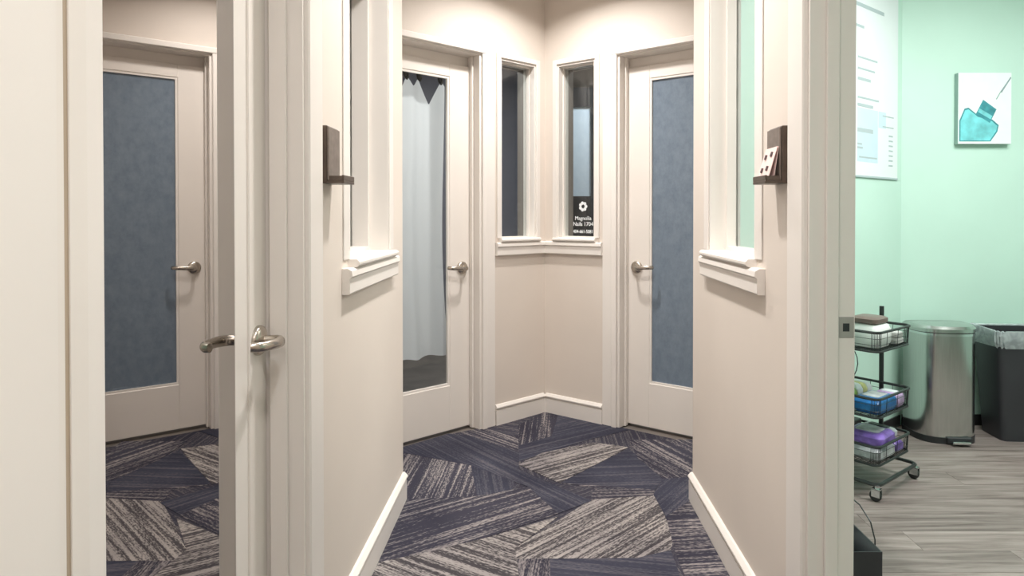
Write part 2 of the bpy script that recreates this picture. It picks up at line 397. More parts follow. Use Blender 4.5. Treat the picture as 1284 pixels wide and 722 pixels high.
# plank floor of the mint room, planks clipped to the slanting partition
PN = (.627, -.779); P0 = (.76, 2.74)
def clip(poly, n, p, off=0):
    out = []
    f = lambda q: (q[0] - p[0]) * n[0] + (q[1] - p[1]) * n[1] - off
    for i in range(len(poly)):
        a, b = poly[i], poly[(i + 1) % len(poly)]; fa, fb = f(a), f(b)
        if fa >= 0: out.append(a)
        if fa * fb < 0: t = fa / (fa - fb); out.append((a[0] + t * (b[0] - a[0]), a[1] + t * (b[1] - a[1])))
    return out
mf = struct(MB().prism([(.705, -.7), (4.2, -.7), (4.2, 3.86), (2.15, 3.86), (.76, 2.74), (.705, 2.7)], -.006, -.003).build('floor_planks', 'wood'))
pw = .148; row = 0; y = -.7
while y < 3.855:
    y1 = min(y + pw, 3.858); x = .84 - random.random() * 1.0
    while x < 4.19:
        x1 = x + 1.22
        q = [(max(x, .835), y), (min(x1, 4.195), y), (min(x1, 4.195), y1), (max(x, .835), y1)]
        if q[1][0] - q[0][0] > .02:
            q = clip(q, PN, P0, .004)
            if len(q) >= 3:
                mx, my = sum(p[0] for p in q) / len(q), sum(p[1] for p in q) / len(q)
                pl = []
                for p in q:
                    ex = -.0007 if p[0] > mx else .0007; ey = -.0007 if p[1] > my else .0007
                    pl.append((p[0] + ex - mx, p[1] + ey - my))
                area = abs(sum(pl[k][0] * pl[(k + 1) % len(pl)][1] - pl[(k + 1) % len(pl)][0] * pl[k][1] for k in range(len(pl)))) / 2
                if area > .002:
                    o = MB().prism(pl, -.003, .0).build('plank', 'wood', mf); o.location = (mx, my, 0)
        x = x1
    y = y1; row += 1

# ------------------------------------------------------------------ ceiling
struct(MB().box(-3.2, 4.6, -2.4, 6.9, CEIL, CEIL + .1).build('ceiling', 'ceiling'))

# ------------------------------------------------------------------ walls
D0, D1 = .77, 1.64
TR = .11                  # near door openings along the corridor
W0, W1 = 2.03, 2.58                 # corridor windows
SILL, WHEAD = 1.10, 2.175
wall('wall_left', WL, -2.05, 2.84, [(D0, D1, 0, 2.13), (W0, W1, SILL, WHEAD)], 'wall')
wall('wall_right', WR, -2.84, 2.05, [(-D1, -D0, 0, 2.13), (-W1, -W0, SILL, WHEAD)], 'wall', t=TR)
struct(MB().box(.7901, .802, -.72, D0 - .10, 0, CEIL).box(.7901, .802, D1 + .10, 2.782, 0, SILL).box(.7901, .802, D1 + .10, W0, SILL, CEIL).box(.7901, .802, W1, 2.782, SILL, CEIL).box(.7901, .802, W0, W1, WHEAD, CEIL).box(.7901, .802, D0 - .10, D1 + .10, 2.22, CEIL).build('wall_mint_side', 'mint'))
# far V
wall('wall_back_left', FL, -1.50, 0, [(-1.425, -.505, 0, DOORHEAD), (-.366, -.075, SILL, WHEAD)], 'wall')
wall('wall_back_right', FR, 0, 1.47, [(.525, 1.435, 0, DOORHEAD), (.095, .378, SILL, WHEAD)], 'wall')
struct(MB().prism([FL.pt(0, 0), FL.pt(0, T), (Cx, 4.34), FR.pt(0, T), FR.pt(0, 0)], 0, CEIL).build('wall_back_corner', 'wall'))
# short slanting walls from the corridor ends to the V
e = FL.pt(-1.49, 0)
struct(MB().prism([(-.583, 2.84), (e[0] + .01, e[1] + .0), (e[0] - .10, e[1] + .09), (-.733, 2.84)], 0, CEIL).build('wall_slant_left', 'wall'))
PD = (.779, .627)
def along(t, off): return (P0[0] + PD[0] * t + PN[0] * off, P0[1] + PD[1] * t + PN[1] * off)
struct(MB().prism([(.68, 2.84), (.785, 2.774), along(1.784, -.012), along(1.784, -.12), along(.0, -.12)], 0, CEIL).build('wall_slant_right', 'wall'))
struct(MB().prism([along(.052, -.012), along(1.784, -.012), along(1.784, 0), along(.052, 0)], 0, CEIL).build('wall_mint_slant', 'mint'))
struct(MB().box(2.06, 4.32, 3.86, 3.98, 0, CEIL).build('wall_mint_back', 'mint'))
struct(MB().box(4.20, 4.32, -.7, 3.86, 0, CEIL).build('wall_mint_right', 'mint'))
struct(MB().box(.84, 4.32, -.82, -.7, 0, CEIL).build('wall_mint_front', 'mint'))
struct(MB().box(-.733, .80, -2.17, -2.05, 0, CEIL).build('wall_front', 'wall'))
# rooms behind the V
struct(MB().box(-3.0, -.0, 6.3, 6.42, 0, CEIL).build('wall_room_left_back', 'slate'))
struct(MB().box(-3.0, -2.88, 2.3, 6.3, 0, CEIL).build('wall_room_left_side', 'grey_room'))
struct(MB().box(-2.88, -.734, 2.3, 2.42, 0, CEIL).build('wall_room_left_front', 'grey_room'))
struct(MB().box(.0, .10, 4.345, 6.3, 0, CEIL).build('wall_room_middle', 'dark_room'))
struct(MB().box(.0, 2.42, 6.3, 6.42, 0, CEIL).build('wall_room_right_back', 'dark_room'))
struct(MB().box(2.30, 2.42, 3.99, 6.3, 0, CEIL).build('wall_room_right_side', 'dark_room'))

# ------------------------------------------------------------------ baseboards (profile: flat board, groove, bevelled cap)
BASE = [(0, 0), (-.016, 0), (-.016, .086), (-.007, .091), (-.007, .098), (-.020, .100), (-.020, .106), (-.008, .119), (0, .121)]
def baseboard(name, fr, u0, u1):
    return struct(fr.put(MB().run(BASE, u0, u1).build(name, 'trim')))
baseboard('baseboard_left', WL, D1 + .095, 2.845)
baseboard('baseboard_right', WR, -2.845, -D1 - .095)
baseboard('baseboard_back_left', FL, -.405, -.012)
baseboard('baseboard_back_right', FR, .012, .430)
struct(MB().box(2.16, 4.19, 3.852, 3.86, 0, .063).build('baseboard_mint_back', 'vinyl'))
fs = Frame(P0[0], P0[1], math.degrees(math.atan2(PD[1], PD[0])))
struct(fs.put(MB().box(.10, 1.77, -.008, 0, 0, .063).build('baseboard_mint_slant', 'vinyl')))

# ------------------------------------------------------------------ handles
def lever(parent, u, y, z, side, flip=1, name='handle'):
    """rose + curved lever on the face y (looking -y), pointing to side; parts of the door"""
    h = bpy.data.objects.new(name, None); C.objects.link(h); h.parent = parent; h.location = (u, y, z); h.empty_display_size = .03
    h['label'] = 'satin nickel lever handle'
    MB().lathe([(.0005, 0), (.036, 0), (.036, -.006 * flip), (.033, -.011 * flip), (.024, -.015 * flip), (.015, -.018 * flip), (.0005, -.018 * flip)], axis='Y', n=28).build('rose', 'nickel', h, True)
    s = side
    pts = [(0, -.010), (0, -.030), (0, -.045), (s * .006, -.056), (s * .018, -.062), (s * .045, -.064), (s * .075, -.062), (s * .100, -.057), (s * .114, -.047), (s * .119, -.034)]
    P = [(a, b * flip, .006 * (abs(a) / .1) ** 1.5 * (1 if abs(a) < .09 else .8)) for a, b in pts]
    MB().tube(P, [.0125, .0125, .013, .0135, .0135, .0125, .012, .0115, .0115, .011], 14, flat=.75).build('lever', 'nickel', h, True)
    return h

# ------------------------------------------------------------------ doors
def glazed_door(name, fr, u0, u1, yf, hinge_right, glass_mat, st, label, zt=2.105, bot=.268, top=.075, thick=.042, gy=.014, slope=0):
    d = struct(empty(name, fr.loc, fr.rot), label, 'door')
    a, b = (st if isinstance(st, tuple) else (st, st))
    zb = .012
    if slope:      # mirror door: hinge stile split by a tan strip painted as a shaded gap
        MB().box(u0, u0 + a - .048, yf, yf + thick, zb, zt, .001).box(u0 + a - .038, u0 + a, yf, yf + thick, zb, zt, .001).build('stile', 'door', d)
        MB().box(u0 + a - .048, u0 + a - .038, yf + .002, yf + thick, zb, zt).build('gap_shade_strip', 'gap_shade', d)
    else:
        MB().box(u0, u0 + a, yf, yf + thick, zb, zt, .002).build('stile', 'door', d)
    MB().box(u1 - b, u1, yf, yf + thick, zb, zt, .002).build('stile', 'door', d)
    MB().box(u0 + a, u1 - b, yf, yf + thick, zb, bot, .002).build('rail', 'door', d)
    MB().box(u0 + a, u1 - b, yf, yf + thick, zt - top, zt, .002).build('rail', 'door', d)
    # glazing bead, a frame of four mitred strips
    g0, g1, z0, z1 = u0 + a, u1 - b, bot, zt - top; w = .012
    mb = MB()
    if slope:                          # wide sloping moulding down to the glass
        O = [(g0, z0), (g1, z0), (g1, z1), (g0, z1)]; I = [(g0 + slope, z0 + slope), (g1 - slope, z0 + slope), (g1 - slope, z1 - slope), (g0 + slope, z1 - slope)]
        Q = [(g0 + .008, z0 + .008), (g1 - .008, z0 + .008), (g1 - .008, z1 - .008), (g0 + .008, z1 - .008)]
        rg = [[mb.bm.verts.new((a_, y_, b_)) for a_, b_ in r] for r, y_ in ((O, yf + .005), (Q, yf + .0052), (I, yf + gy - .001), (I, yf + gy + .01), (O, yf + gy + .01))]
        for k in range(5):
            for q in range(4): mb.bm.faces.new((rg[k][q], rg[k][(q + 1) % 4], rg[(k + 1) % 5][(q + 1) % 4], rg[(k + 1) % 5][q]))
        w = 0
    else:
      mb.box(g0, g0 + w, yf + .004, yf + gy + .004, z0, z1); mb.box(g1 - w, g1, yf + .004, yf + gy + .004, z0, z1)
    if w: mb.box(g0 + w, g1 - w, yf + .004, yf + gy + .004, z0, z0 + w); mb.box(g0 + w, g1 - w, yf + .004, yf + gy + .004, z1 - w, z1)
    mb.build('glazing_bead', 'trim', d)
    q_ = max(.002, slope - .004); MB().box(g0 + q_, g1 - q_, yf + gy, yf + gy + .006, z0 + q_, z1 - q_).build('glass_pane', glass_mat, d)
    return d
def door_frame(name, fr, u0, u1, yd, head, zt, casing, t=T, cas_sides=True, stop_in=None, bead=.035, side_flat=.09, label=None):
    """jambs, head with a deep soffit, stops; casing bead on the wall face"""
    d = struct(empty(name, fr.loc, fr.rot), label)
    j = .0
    MB().box(u0, u0 + .018, -.004, t, 0, head).build('jamb', 'trim', d)
    MB().box(u1 - .018, u1, -.004, t, 0, head).build('jamb', 'trim', d)
    MB().box(u0 + .018, u1 - .018, -.004, t, head - .012, head).build('head_jamb', 'trim', d)
    if zt < head - .02:
        MB().box(u0 + .018, u1 - .018, yd + .024, t, zt + .004, head - .012).build('head_panel', 'door', d)
    return d

# near left mirror door: opening D0..D1 in the left wall
fr1 = door_frame('trim_1', WL, D0, D1, .09, 2.13, 2.112, None)
for a, b in ((D0 - .095, D0 + .006), (D1 - .006, D1 + .095)):
    MB().box(a, b, -.017, 0, 0, 2.22, .004).build('casing', 'trim', fr1)
MB().box(D0 + .006, D1 - .006, -.017, 0, 2.124, 2.22, .004).build('casing', 'trim', fr1)
MB().box(D1 - .030, D1 - .018, .034, .077, 0, 2.12, .002).build('door_stop', 'trim', fr1)
d1 = glazed_door('door_1', WL, D0 + .02, D1 - .020, .080, False, 'mirror', (.178, .097), 'near left white door with a tall mirror panel', bot=.20, gy=.011, slope=.052)
lever(d1, D1 - .072, .080, .94, -1)
AJAR = radians(.55)                 # the door stands a hair open
hx_, hy_ = WL.pt(D0 + .02, .08); a_ = WL.rot + AJAR
d1.rotation_euler = (0, 0, a_)
d1.location = (hx_ - ((D0 + .02) * cos(a_) - .08 * sin(a_)), hy_ - ((D0 + .02) * sin(a_) + .08 * cos(a_)), 0)

# far left glazed door and far right frosted door
def vframe(name, fr, u0, u1, inner):
    t_ = door_frame(name, fr, u0, u1, .08, DOORHEAD, 2.105, None)
    s = 1 if inner == u1 else -1                      # side nearest the corner of the V
    for u, q in ((u0, -1), (u1, 1)):
        wv = .095 if u == inner else .045
        MB().box(min(u, u + q * wv), max(u, u + q * wv), -.008, 0, 0, DOORHEAD + .0, .001).build('casing', 'trim', t_)
        MB().box(min(u - q * .004, u + q * .030), max(u - q * .004, u + q * .030), -.020, -.008, 0, DOORHEAD, .004).build('casing_bead', 'trim', t_)
    MB().box(u0 - .030, u1 + .030, -.022, 0, DOORHEAD - .004, DOORHEAD + .032, .005).build('head_casing', 'trim', t_)
    MB().box(inner - s * .030, inner - s * .018, .050, .078, 0, DOORHEAD - .012, .002).build('door_stop', 'trim', t_)
    return t_
vframe('trim_2', FL, -1.425, -.505, -.505)
vframe('trim_3', FR, .525, 1.435, .525)
d2 = glazed_door('door_2', FL, -1.405, -.522, .08, False, 'glass', .150, 'far left white door with clear glass and curtain behind')
lever(d2, -.588, .08, .937, -1)
d3 = glazed_door('door_3', FR, .542, 1.415, .08, True, 'frosted', .150, 'far right white door with blue-grey frosted glass')
lever(d3, .612, .08, .937, 1)

# right doorway into the mint room (no leaf in view)
fr4 = door_frame('trim_4', WR, -D1, -D0, .09, 2.13, 2.13, None, t=TR)
for a, b in ((-D0 - .006, -D0 + .095), (-D1 - .095, -D1 + .006)):
    MB().box(a, b, -.017, 0, 0, 2.22, .004).build('casing', 'trim', fr4)
    MB().box(a - .009 if a > -1 else a, b if a > -1 else b - .009, TR - .0005, TR + .008, 0, 2.22, .003).build('casing', 'trim', fr4)
MB().box(-D1 + .006, -D0 - .006, -.017, 0, 2.124, 2.22, .004).build('casing', 'trim', fr4)
MB().box(-D1 + .018, -D1 + .029, .034, .066, 0, 2.12, .002).build('door_stop', 'trim', fr4)
sp = MB().box(-D1 + .017, -D1 + .0195, .069, .108, .936, .988, .001).build('strike_plate', 'dull_metal', fr4); sp['label'] = 'satin metal strike plate'
MB().box(-D1 + .0180, -D1 + .0202, .080, .096, .952, .972).build('latch_hole', 'black', sp)
MB().box(-D1 + .018, -D0 - .018, -.004, TR + .006, -.004, .003, .001).build('threshold', 'nickel', fr4)

# ------------------------------------------------------------------ windows
def window(name, fr, u0, u1, casing, yg, apron, label, nose=(.012, .012), t=T, front=None, cth=.011, sash=.016, inner=None):
    wn = struct(empty(name, fr.loc, fr.rot), label, 'window')
    z0, z1 = SILL, WHEAD; L = .014
    mb = MB()
    mb.box(u0, u0 + L, 0, t, z0, z1); mb.box(u1 - L, u1, 0, t, z0, z1)
    mb.box(u0 + L, u1 - L, 0, t, z1 - L, z1)
    mb.build('reveal_lining', 'trim', wn)
    mb = MB(); s = sash; a, b, c, d = u0 + L, u1 - L, z0 + .004, z1 - L
    for y0, y1 in ((front if front else yg - .022, yg - .001), (yg + .007, min(t + .004, yg + .028))):
        mb.box(a, a + s, y0, y1, c, d); mb.box(b - s, b, y0, y1, c, d)
        mb.box(a + s, b - s, y0, y1, c, c + s); mb.box(a + s, b - s, y0, y1, d - s, d)
    mb.build('window_frame', 'trim', wn)
    if inner:                          # room half of the reveal, its dimness behind glass put into the colour
        y0 = yg + .030
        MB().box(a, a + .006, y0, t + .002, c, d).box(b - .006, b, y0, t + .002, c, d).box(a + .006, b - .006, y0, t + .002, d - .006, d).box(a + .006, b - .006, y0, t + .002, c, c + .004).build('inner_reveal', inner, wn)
    MB().box(a + .002, b - .002, yg, yg + .006, c + .002, d - .002).build('pane', 'glass', wn)
    # casing bead around the opening
    if casing:
        for p, q in ((u0 - casing, u0 + .003), (u1 - .003, u1 + casing)):
            MB().box(p, q, -cth, 0, z0 + .004, z1 + casing, .003).build('casing', 'trim', wn)
        MB().box(u0 + .003, u1 - .003, -cth, 0, z1 - .003, z1 + casing, .003).build('casing', 'trim', wn)
    # stool with nosing, cove and apron
    MB().run([(t, z0 - .006), (t, z0 + .006), (-.028, z0 + .004), (-.036, z0 - .004), (-.036, z0 - .012), (-.028, z0 - .020), (0, z0 - .020), (0, z0 - .006)], u0 - nose[0], u1 + nose[1]).build('sill', 'trim', wn)
    MB().run([(0, z0 - .020), (-.018, z0 - .020), (-.030, z0 - .027), (-.032, z0 - .043), (-.024, z0 - .050), (-.024, z0 - .094), (-.021, z0 - .098), (0, z0 - .098)], apron[0], apron[1]).build('apron', 'trim', wn)
    return wn
window('window_1', WL, W0, W1, .065, .138, (W0 - .075, W1 + .06), 'left corridor window with white sill near the wall end', front=.074, cth=.004)
window('window_4', WR, -W1, -W0, .065, .098, (-W1 - .05, -W0 + .085), 'right corridor window with a mint strip behind the glass', front=.062, cth=.005, t=TR)
window('window_2', FL, -.366, -.075, .028, .066, (-.405, -.014), 'tall narrow window beside the curtained door', sash=.007, inner='dimmed_taupe')
w3 = window('window_3', FR, .095, .378, .028, .066, (.014, .430), 'tall narrow window with white lettering beside the frosted door', sash=.007, inner='dimmed_taupe')

# lettering on the far right window
def text(parent, body, size, loc, rot, mat, name='lettering', ext=.0006, sx=1):
    cu = bpy.data.curves.new(name, 'FONT'); cu.body = body; cu.size = size; cu.align_x = 'CENTER'; cu.align_y = 'CENTER'; cu.extrude = ext; cu.resolution_u = 3
    tmp = bpy.data.objects.new('tmp', cu); C.objects.link(tmp)
    me = bpy.data.meshes.new_from_object(tmp.evaluated_get(bpy.context.evaluated_depsgraph_get()))
    bpy.data.objects.remove(tmp); bpy.data.curves.remove(cu)
    me.materials.clear(); me.materials.append(M[mat])
    me.transform(Matrix.Translation(loc) @ rot @ Matrix.Diagonal((sx, 1, 1, 1)))
    o = bpy.data.objects.new(name, me); C.objects.link(o); o.parent = parent; return o
RX = Matrix.Rotation(radians(90), 4, 'X')
uc = .2465; yl = .0645
text(w3, 'Magnolia', .034, (uc, yl, 1.222), RX, 'white_lettering')
text(w3, 'Nails 1704', .035, (uc, yl, 1.186), RX, 'white_lettering', sx=.98)
text(w3, '404-661-5081', .030, (uc, yl, 1.140), RX, 'white_lettering', sx=.86)
mb = MB()
for k in range(7):                                    # round flower emblem
    a = 2 * pi * k / 7
    mb.lathe([(.0002, -.0004), (.0105, -.0004), (.0105, .0004), (.0002, .0004)], (uc + .021 * cos(a), yl, 1.295 + .021 * sin(a)), 'Y', 12)
mb.build('emblem', 'white_lettering', w3)

# ------------------------------------------------------------------ card holders on the corridor walls
def card_holder(fr, u, z, label, cards):
    t_ = empty('card_holder', (*fr.pt(u, 0), z), fr.rot, label, 'card holder', 'card holders on the corridor walls')
    MB().box(-.050, .050, -.019, 0, -.078, .078, .002).build('back_plate', 'holder', t_)
    MB().box(-.050, .046, -.024, -.019, -.069, .074, .001).build('face_plate', 'holder_face', t_)
    lg = MB().box(-.050, .050, -.064, -.019, -.078, -.070, .001)
    lg.box(-.050, .050, -.064, -.058, -.070, -.056, .001)
    lg.box(-.050, -.046, -.058, -.024, -.070, -.058); lg.box(.046, .050, -.058, -.024, -.070, -.058)
    lg.build('ledge', 'holder', t_)
    return t_
card_holder(WL, 1.812, 1.405, 'dark bronze card holder on the left corridor wall, empty ledge', False)
card_holder(WR, -1.815, 1.405, 'dark bronze card holder on the right corridor wall, holding pink cards', True)
hp = WR.pt(-1.815, 0)
for k in range(2):
    cdk = empty('business_card', (hp[0], hp[1], 1.405), WR.rot, ['front pink business card with dark dots leaning in the right holder', 'rear pink business card behind the dotted one in the right holder'][k], 'card', 'pink cards in the right holder')
    sh = -.0 + .016 * k
    b = MB(); b.run([(-.056 + sh, -.0695), (-.0545 + sh, -.0695), (-.0275 + sh * .2, .022), (-.029 + sh * .2, .022)], -.044, .044).build('card_sheet', 'card_pink', cdk)
    if k == 0:
        mb = MB()
        for a, q in ((-.02, .72), (.02, .78), (-.02, .32), (.016, .36)):
            yy = -.056 + .027 * q; zz = -.0695 + .0915 * q
            mb.tube([(a, yy - .0012, zz - .006), (a, yy + .0028, zz + .006)], .0058, 8)
        mb.build('printed_dots', 'ink', cdk, kind='stuff')

# ------------------------------------------------------------------ curtain behind the far left door
def curtain():
    t_ = empty('curtain', FL.loc, FL.rot, 'white curtain hung on hooks behind the far left glass door', 'curtain')
    U0, U1, v = -1.38, -.632, .20; n = 120; m = 26
    hooks = [-1.33, -1.19, -1.05, -.885, -.800, -.655]
    bm = bmesh.new(); grid = []
    for j in range(m + 1):
        row = []
        for i in range(n + 1):
            f = i / n; u = U0 + (U1 - U0) * f
            ks = [h for h in hooks if h <= u]; kn = [h for h in hooks if h > u]
            a = ks[-1] if ks else U0 - .06; b = kn[0] if kn else U1 + .06
            q = (u - a) / (b - a); sag = max(0, b - a - .05) * 1.5 * (1 - abs(2 * q - 1) ** 1.15)
            zt = 2.022 - sag; zb = .425 + .006 * sin(u * 40)
            z = zt + (zb - zt) * j / m
            open_ = j / m
            y = v + .024 * sin(u * 24 + .6) * (.5 + .5 * open_) + .012 * sin(u * 13 + 2) * open_ + .004 * sin(u * 61)
            uu = u + .02 * sin(z * 3 + 1) * f * open_ - .012 * f * sin(open_ * pi)
            row.append(bm.verts.new((uu, y, z)))
        grid.append(row)
    for j in range(m):
        for i in range(n): bm.faces.new((grid[j][i], grid[j][i + 1], grid[j + 1][i + 1], grid[j + 1][i]))
    mb = MB(); mb.bm.free(); mb.bm = bm
    mb.build('cloth', 'curtain', t_, True)
    MB().tube([(U0 - .10, v, 2.052), (U1 + .09, v, 2.052)], .008, 12).build('rod', 'black_metal', t_, True)
    for h in hooks:
        MB().tube([(h, v - .016, 2.058), (h, v - .006, 2.068), (h, v + .010, 2.064), (h, v + .014, 2.046), (h, v + .004, 2.020), (h, v - .012, 2.006), (h, v - .020, 2.018), (h, v - .018, 2.040)], .0085, 8).build('hook', 'black_metal', t_, True)
    return t_
curtain()
pf = FL.pt(-1.12, .42)
MB().lathe([(.001, 0), (.22, 0), (.26, .05), (.27, .13), (.25, .20), (.18, .235), (.001, .24)], n=32).build('ottoman', 'pouf', None, True)
pfo = bpy.data.objects['ottoman']; pfo.location = (pf[0], pf[1], -.006)
tag(pfo, 'low black rounded ottoman under the white curtain behind glass', 'ottoman')

# ------------------------------------------------------------------ room seen through the lettered window: pale frosted panel in a dark frame
t_ = empty('frosted_panel', (.378, 5.45, 0), 0, 'pale blue frosted panel in a dark frame seen through the lettered window', 'panel')
MB().box(-.085, .075, 0, .012, 1.40, 2.14).build('pane', 'pale_frost', t_)
mb = MB().box(-.14, -.085, -.015, .03, .0, 2.30).box(.075, .13, -.015, .03, 0, 2.30).box(-.085, .075, -.015, .03, 2.14, 2.30).box(-.085, .075, -.015, .03, .0, 1.40)
mb.build('frame', 'black', t_)

# ------------------------------------------------------------------ poster on the slanting mint wall
t_ = empty('wall_poster', fs.loc, fs.rot, 'tall white poster with grey print and pale blue blocks on the mint wall', 'poster')
MB().box(1.10, 1.715, -.006, -.0015, 1.450, 2.52).build('sheet', 'paper', t_)
MB().box(1.10, 1.715, -.009, -.006, 1.446, 1.456).build('bottom_edge', 'print_grey', t_)
mb = MB()
mb.box(1.22, 1.46, -.0066, -.006, 1.53, 1.82); mb.box(1.47, 1.56, -.0066, -.006, 1.73, 1.82)
mb.build('printed_block', 'print_blue', t_)
mb = MB()
for a, b, z, h in ((1.20, 1.53, 2.37, .020), (1.20, 1.29, 2.255, .014), (1.22, 1.45, 2.09, .010), (1.22, 1.42, 2.03, .010), (1.22, 1.37, 1.975, .016), (1.22, 1.47, 1.875, .010), (1.22, 1.40, 1.835, .016),
                   (1.22, 1.40, 1.700, .022), (1.22, 1.27, 1.625, .010), (1.22, 1.28, 1.605, .010), (1.24, 1.45, 1.555, .008), (1.52, 1.66, 1.80, .006), (1.52, 1.66, 1.74, .006)):
    mb.box(a, b, -.0072, -.0066, z - h / 2, z + h / 2)
for k in range(7): mb.box(1.60, 1.65, -.0072, -.006, 1.52 + k * .028, 1.528 + k * .028)
mb.build('printed_lines', 'print_grey', t_, kind='stuff')

# ------------------------------------------------------------------ canvas with nail polish bottle
t_ = empty('canvas_picture', (2.615, 3.86, 1.657), 0, 'square white canvas with a teal nail polish bottle on the mint wall', 'picture')
W2 = .155; Hh = .415
MB().box(-W2 + .001, W2, -.036, -.034, 0.001, Hh).build('canvas_face', 'canvas', t_)
MB().box(-W2, W2, -.034, -.001, 0, Hh).build('canvas_wrap', 'canvas_side', t_)
PY = -.0362
def art(pts, mat, name, d=.0006): return MB().slab([(a_, .015 + (b_ - .015) * 1.27) for a_, b_ in pts], PY - d, PY + .0004).build(name, mat, t_)
art([(-.148, .015), (-.148, .11), (-.118, .165), (-.095, .17), (-.04, .135), (.045, .115), (.082, .09), (.075, .06), (.035, .015)], 'teal_dark', 'bottle_outline', .0004)
art([(-.141, .019), (-.141, .108), (-.114, .158), (-.095, .162), (-.04, .128), (.042, .108), (.074, .086), (.067, .062), (.030, .019)], 'teal', 'bottle_body', .0008)
art([(-.052, .140), (.030, .100), (.068, .162), (-.010, .206)], 'teal_dark', 'bottle_neck', .0012)
art([(-.040, .150), (.034, .116), (.044, .132), (-.032, .167)], 'teal', 'neck_band', .0016)
art([(.065, .210), (.069, .207), (.095, .243), (.092, .246)], 'canvas_side', 'brush_tip', .0012)
art([(.090, .243), (.098, .238), (.153, .306), (.149, .311)], 'brush_grey', 'brush_handle', .0012)

# ------------------------------------------------------------------ rolling cart
CA = math.atan2(PD[1], PD[0]); CC = (1.522, 3.075)
def cp(x, y): return (CC[0] + x * cos(CA) - y * sin(CA), CC[1] + x * sin(CA) + y * cos(CA))
cart = empty('rolling_cart', (CC[0], CC[1], 0), CA, 'black three tier wire cart on casters beside the steel bin', 'cart')
def rrect(hx, hy, r, z, n=5):
    out = []
    for cx, cy, a0 in ((hx - r, hy - r, 0), (-hx + r, hy - r, 90), (-hx + r, -hy + r, 180), (hx - r, -hy + r, 270)):
        for k in range(n): a = radians(a0 + 90 * k / (n - 1)); out.append((cx + r * cos(a), cy + r * sin(a), z))
    return out
HX = .170; HY = .160
TIERS = [(.640, .725), (.350, .432), (.140, .222)]
for zb, zt in TIERS:
    tr = bpy.data.objects.new('tray', None); C.objects.link(tr); tr.parent = cart; tr.empty_display_size = .03
    MB().tube(rrect(HX, HY, .03, zt), .0062, 8, True).build('top_rim', 'black_metal', tr, True)
    MB().tube(rrect(HX - .004, HY - .004, .03, zb), .005, 8, True).build('bottom_rim', 'black_metal', tr, True)
    mb = MB(); P1 = rrect(HX, HY, .03, zt, 4); P2 = rrect(HX - .004, HY - .004, .03, zb, 4)
    for s_ in range(40):                              # upright wires
        f = s_ / 40 * len(P1); i = int(f); q = f - i
        a = Vector(P1[i]).lerp(Vector(P1[(i + 1) % len(P1)]), q); b = Vector(P2[i]).lerp(Vector(P2[(i + 1) % len(P2)]), q)
        mb.tube([b, a], .0013, 4)
    for k in (1, 2): mb.tube(rrect(HX - .002, HY - .002, .03, zb + (zt - zb) * k / 3, 4), .0011, 4, True)
    w_ = mb.build('side_wires', 'black_metal', tr, kind='stuff')
    mb = MB()
    for k in range(-9, 10): mb.box(k * .016 - .0012, k * .016 + .0012, -HY + .006, HY - .006, zb - .002, zb + .001)
    for k in range(-4, 5): mb.box(-HX + .006, HX - .006, k * .034 - .0012, k * .034 + .0012, zb - .003, zb + .0)
    mb.build('floor_wires', 'black_metal', tr, kind='stuff')
for sx in (-1, 1):
    MB().tube([(sx * (HX + .008), -.022, .07), (sx * (HX + .008), -.022, .80)], .0105, 12).build('pole', 'black_metal', cart, True)
MB().tube(rrect(.203, .176, .035, .072), .0085, 8, True).build('base_frame', 'black_metal', cart, True)
for sx in (-1, 1):
    for sy in (-1, 1):
        x, y = sx * .197, sy * .168
        cst = bpy.data.objects.new('caster', None); C.objects.link(cst); cst.parent = cart; cst.location = (x, y, 0); cst.empty_display_size = .02
        MB().tube([(0, 0, .070), (0, 0, .056)], .010, 10).box(-.014, -.011, -.016, .018, .022, .056).box(.011, .014, -.016, .018, .022, .056).box(-.014, .014, -.016, .018, .052, .058).build('fork', 'chrome', cst)
        MB().lathe([(.001, -.009), (.020, -.009), (.0245, -.005), (.0245, .005), (.020, .009), (.001, .009)], (0, .006, .0245), 'X', 20).build('wheel', 'rubber', cst, True)
# ---- things on the cart
def on_cart(name, x, y, z, rz, label, cat, group=None):
    p = cp(x, y); return empty(name, (p[0], p[1], z), CA + rz, label, cat, group)
t_ = on_cart('lidded_box', -.026, -.055, .6425, .0, 'white rounded box with brown lid on the cart top tray', 'box')
def pillow(hx, hy, h, r, bulge=.85, n=6):
    return [rrect(hx * .86, hy * .86, r * .8, 0, n), rrect(hx, hy, r, h * .22, n), rrect(hx, hy, r, h * .72, n), rrect(hx * bulge, hy * bulge, r * .8, h * .94, n), rrect(hx * bulge * .8, hy * bulge * .8, r * .6, h, n)]
MB().loft(pillow(.078, .075, .105, .03)).build('body', 'white_plastic', t_, True)
b_ = MB().loft([[(x, y, z + .104) for x, y, z in r] for r in pillow(.070, .062, .032, .025, .8)]).build('lid', 'brown_plastic', t_, True)
t_ = on_cart('folded_towel', .110, -.060, .6425, .0, 'folded grey towel right of the white box on the top tray', 'towel')
MB().loft(pillow(.036, .080, .030, .015, .95)).loft([[(x, y, z + .029) for x, y, z in r] for r in pillow(.035, .078, .026, .014, .95)]).build('cloth_fold', 'linen', t_, True)
t_ = on_cart('white_tissue_pack', .040, .095, .6425, .05, 'white tissue pack at the back corner of the top tray', 'pack')
MB().loft(pillow(.060, .045, .052, .015)).build('wrap', 'paper', t_, True)
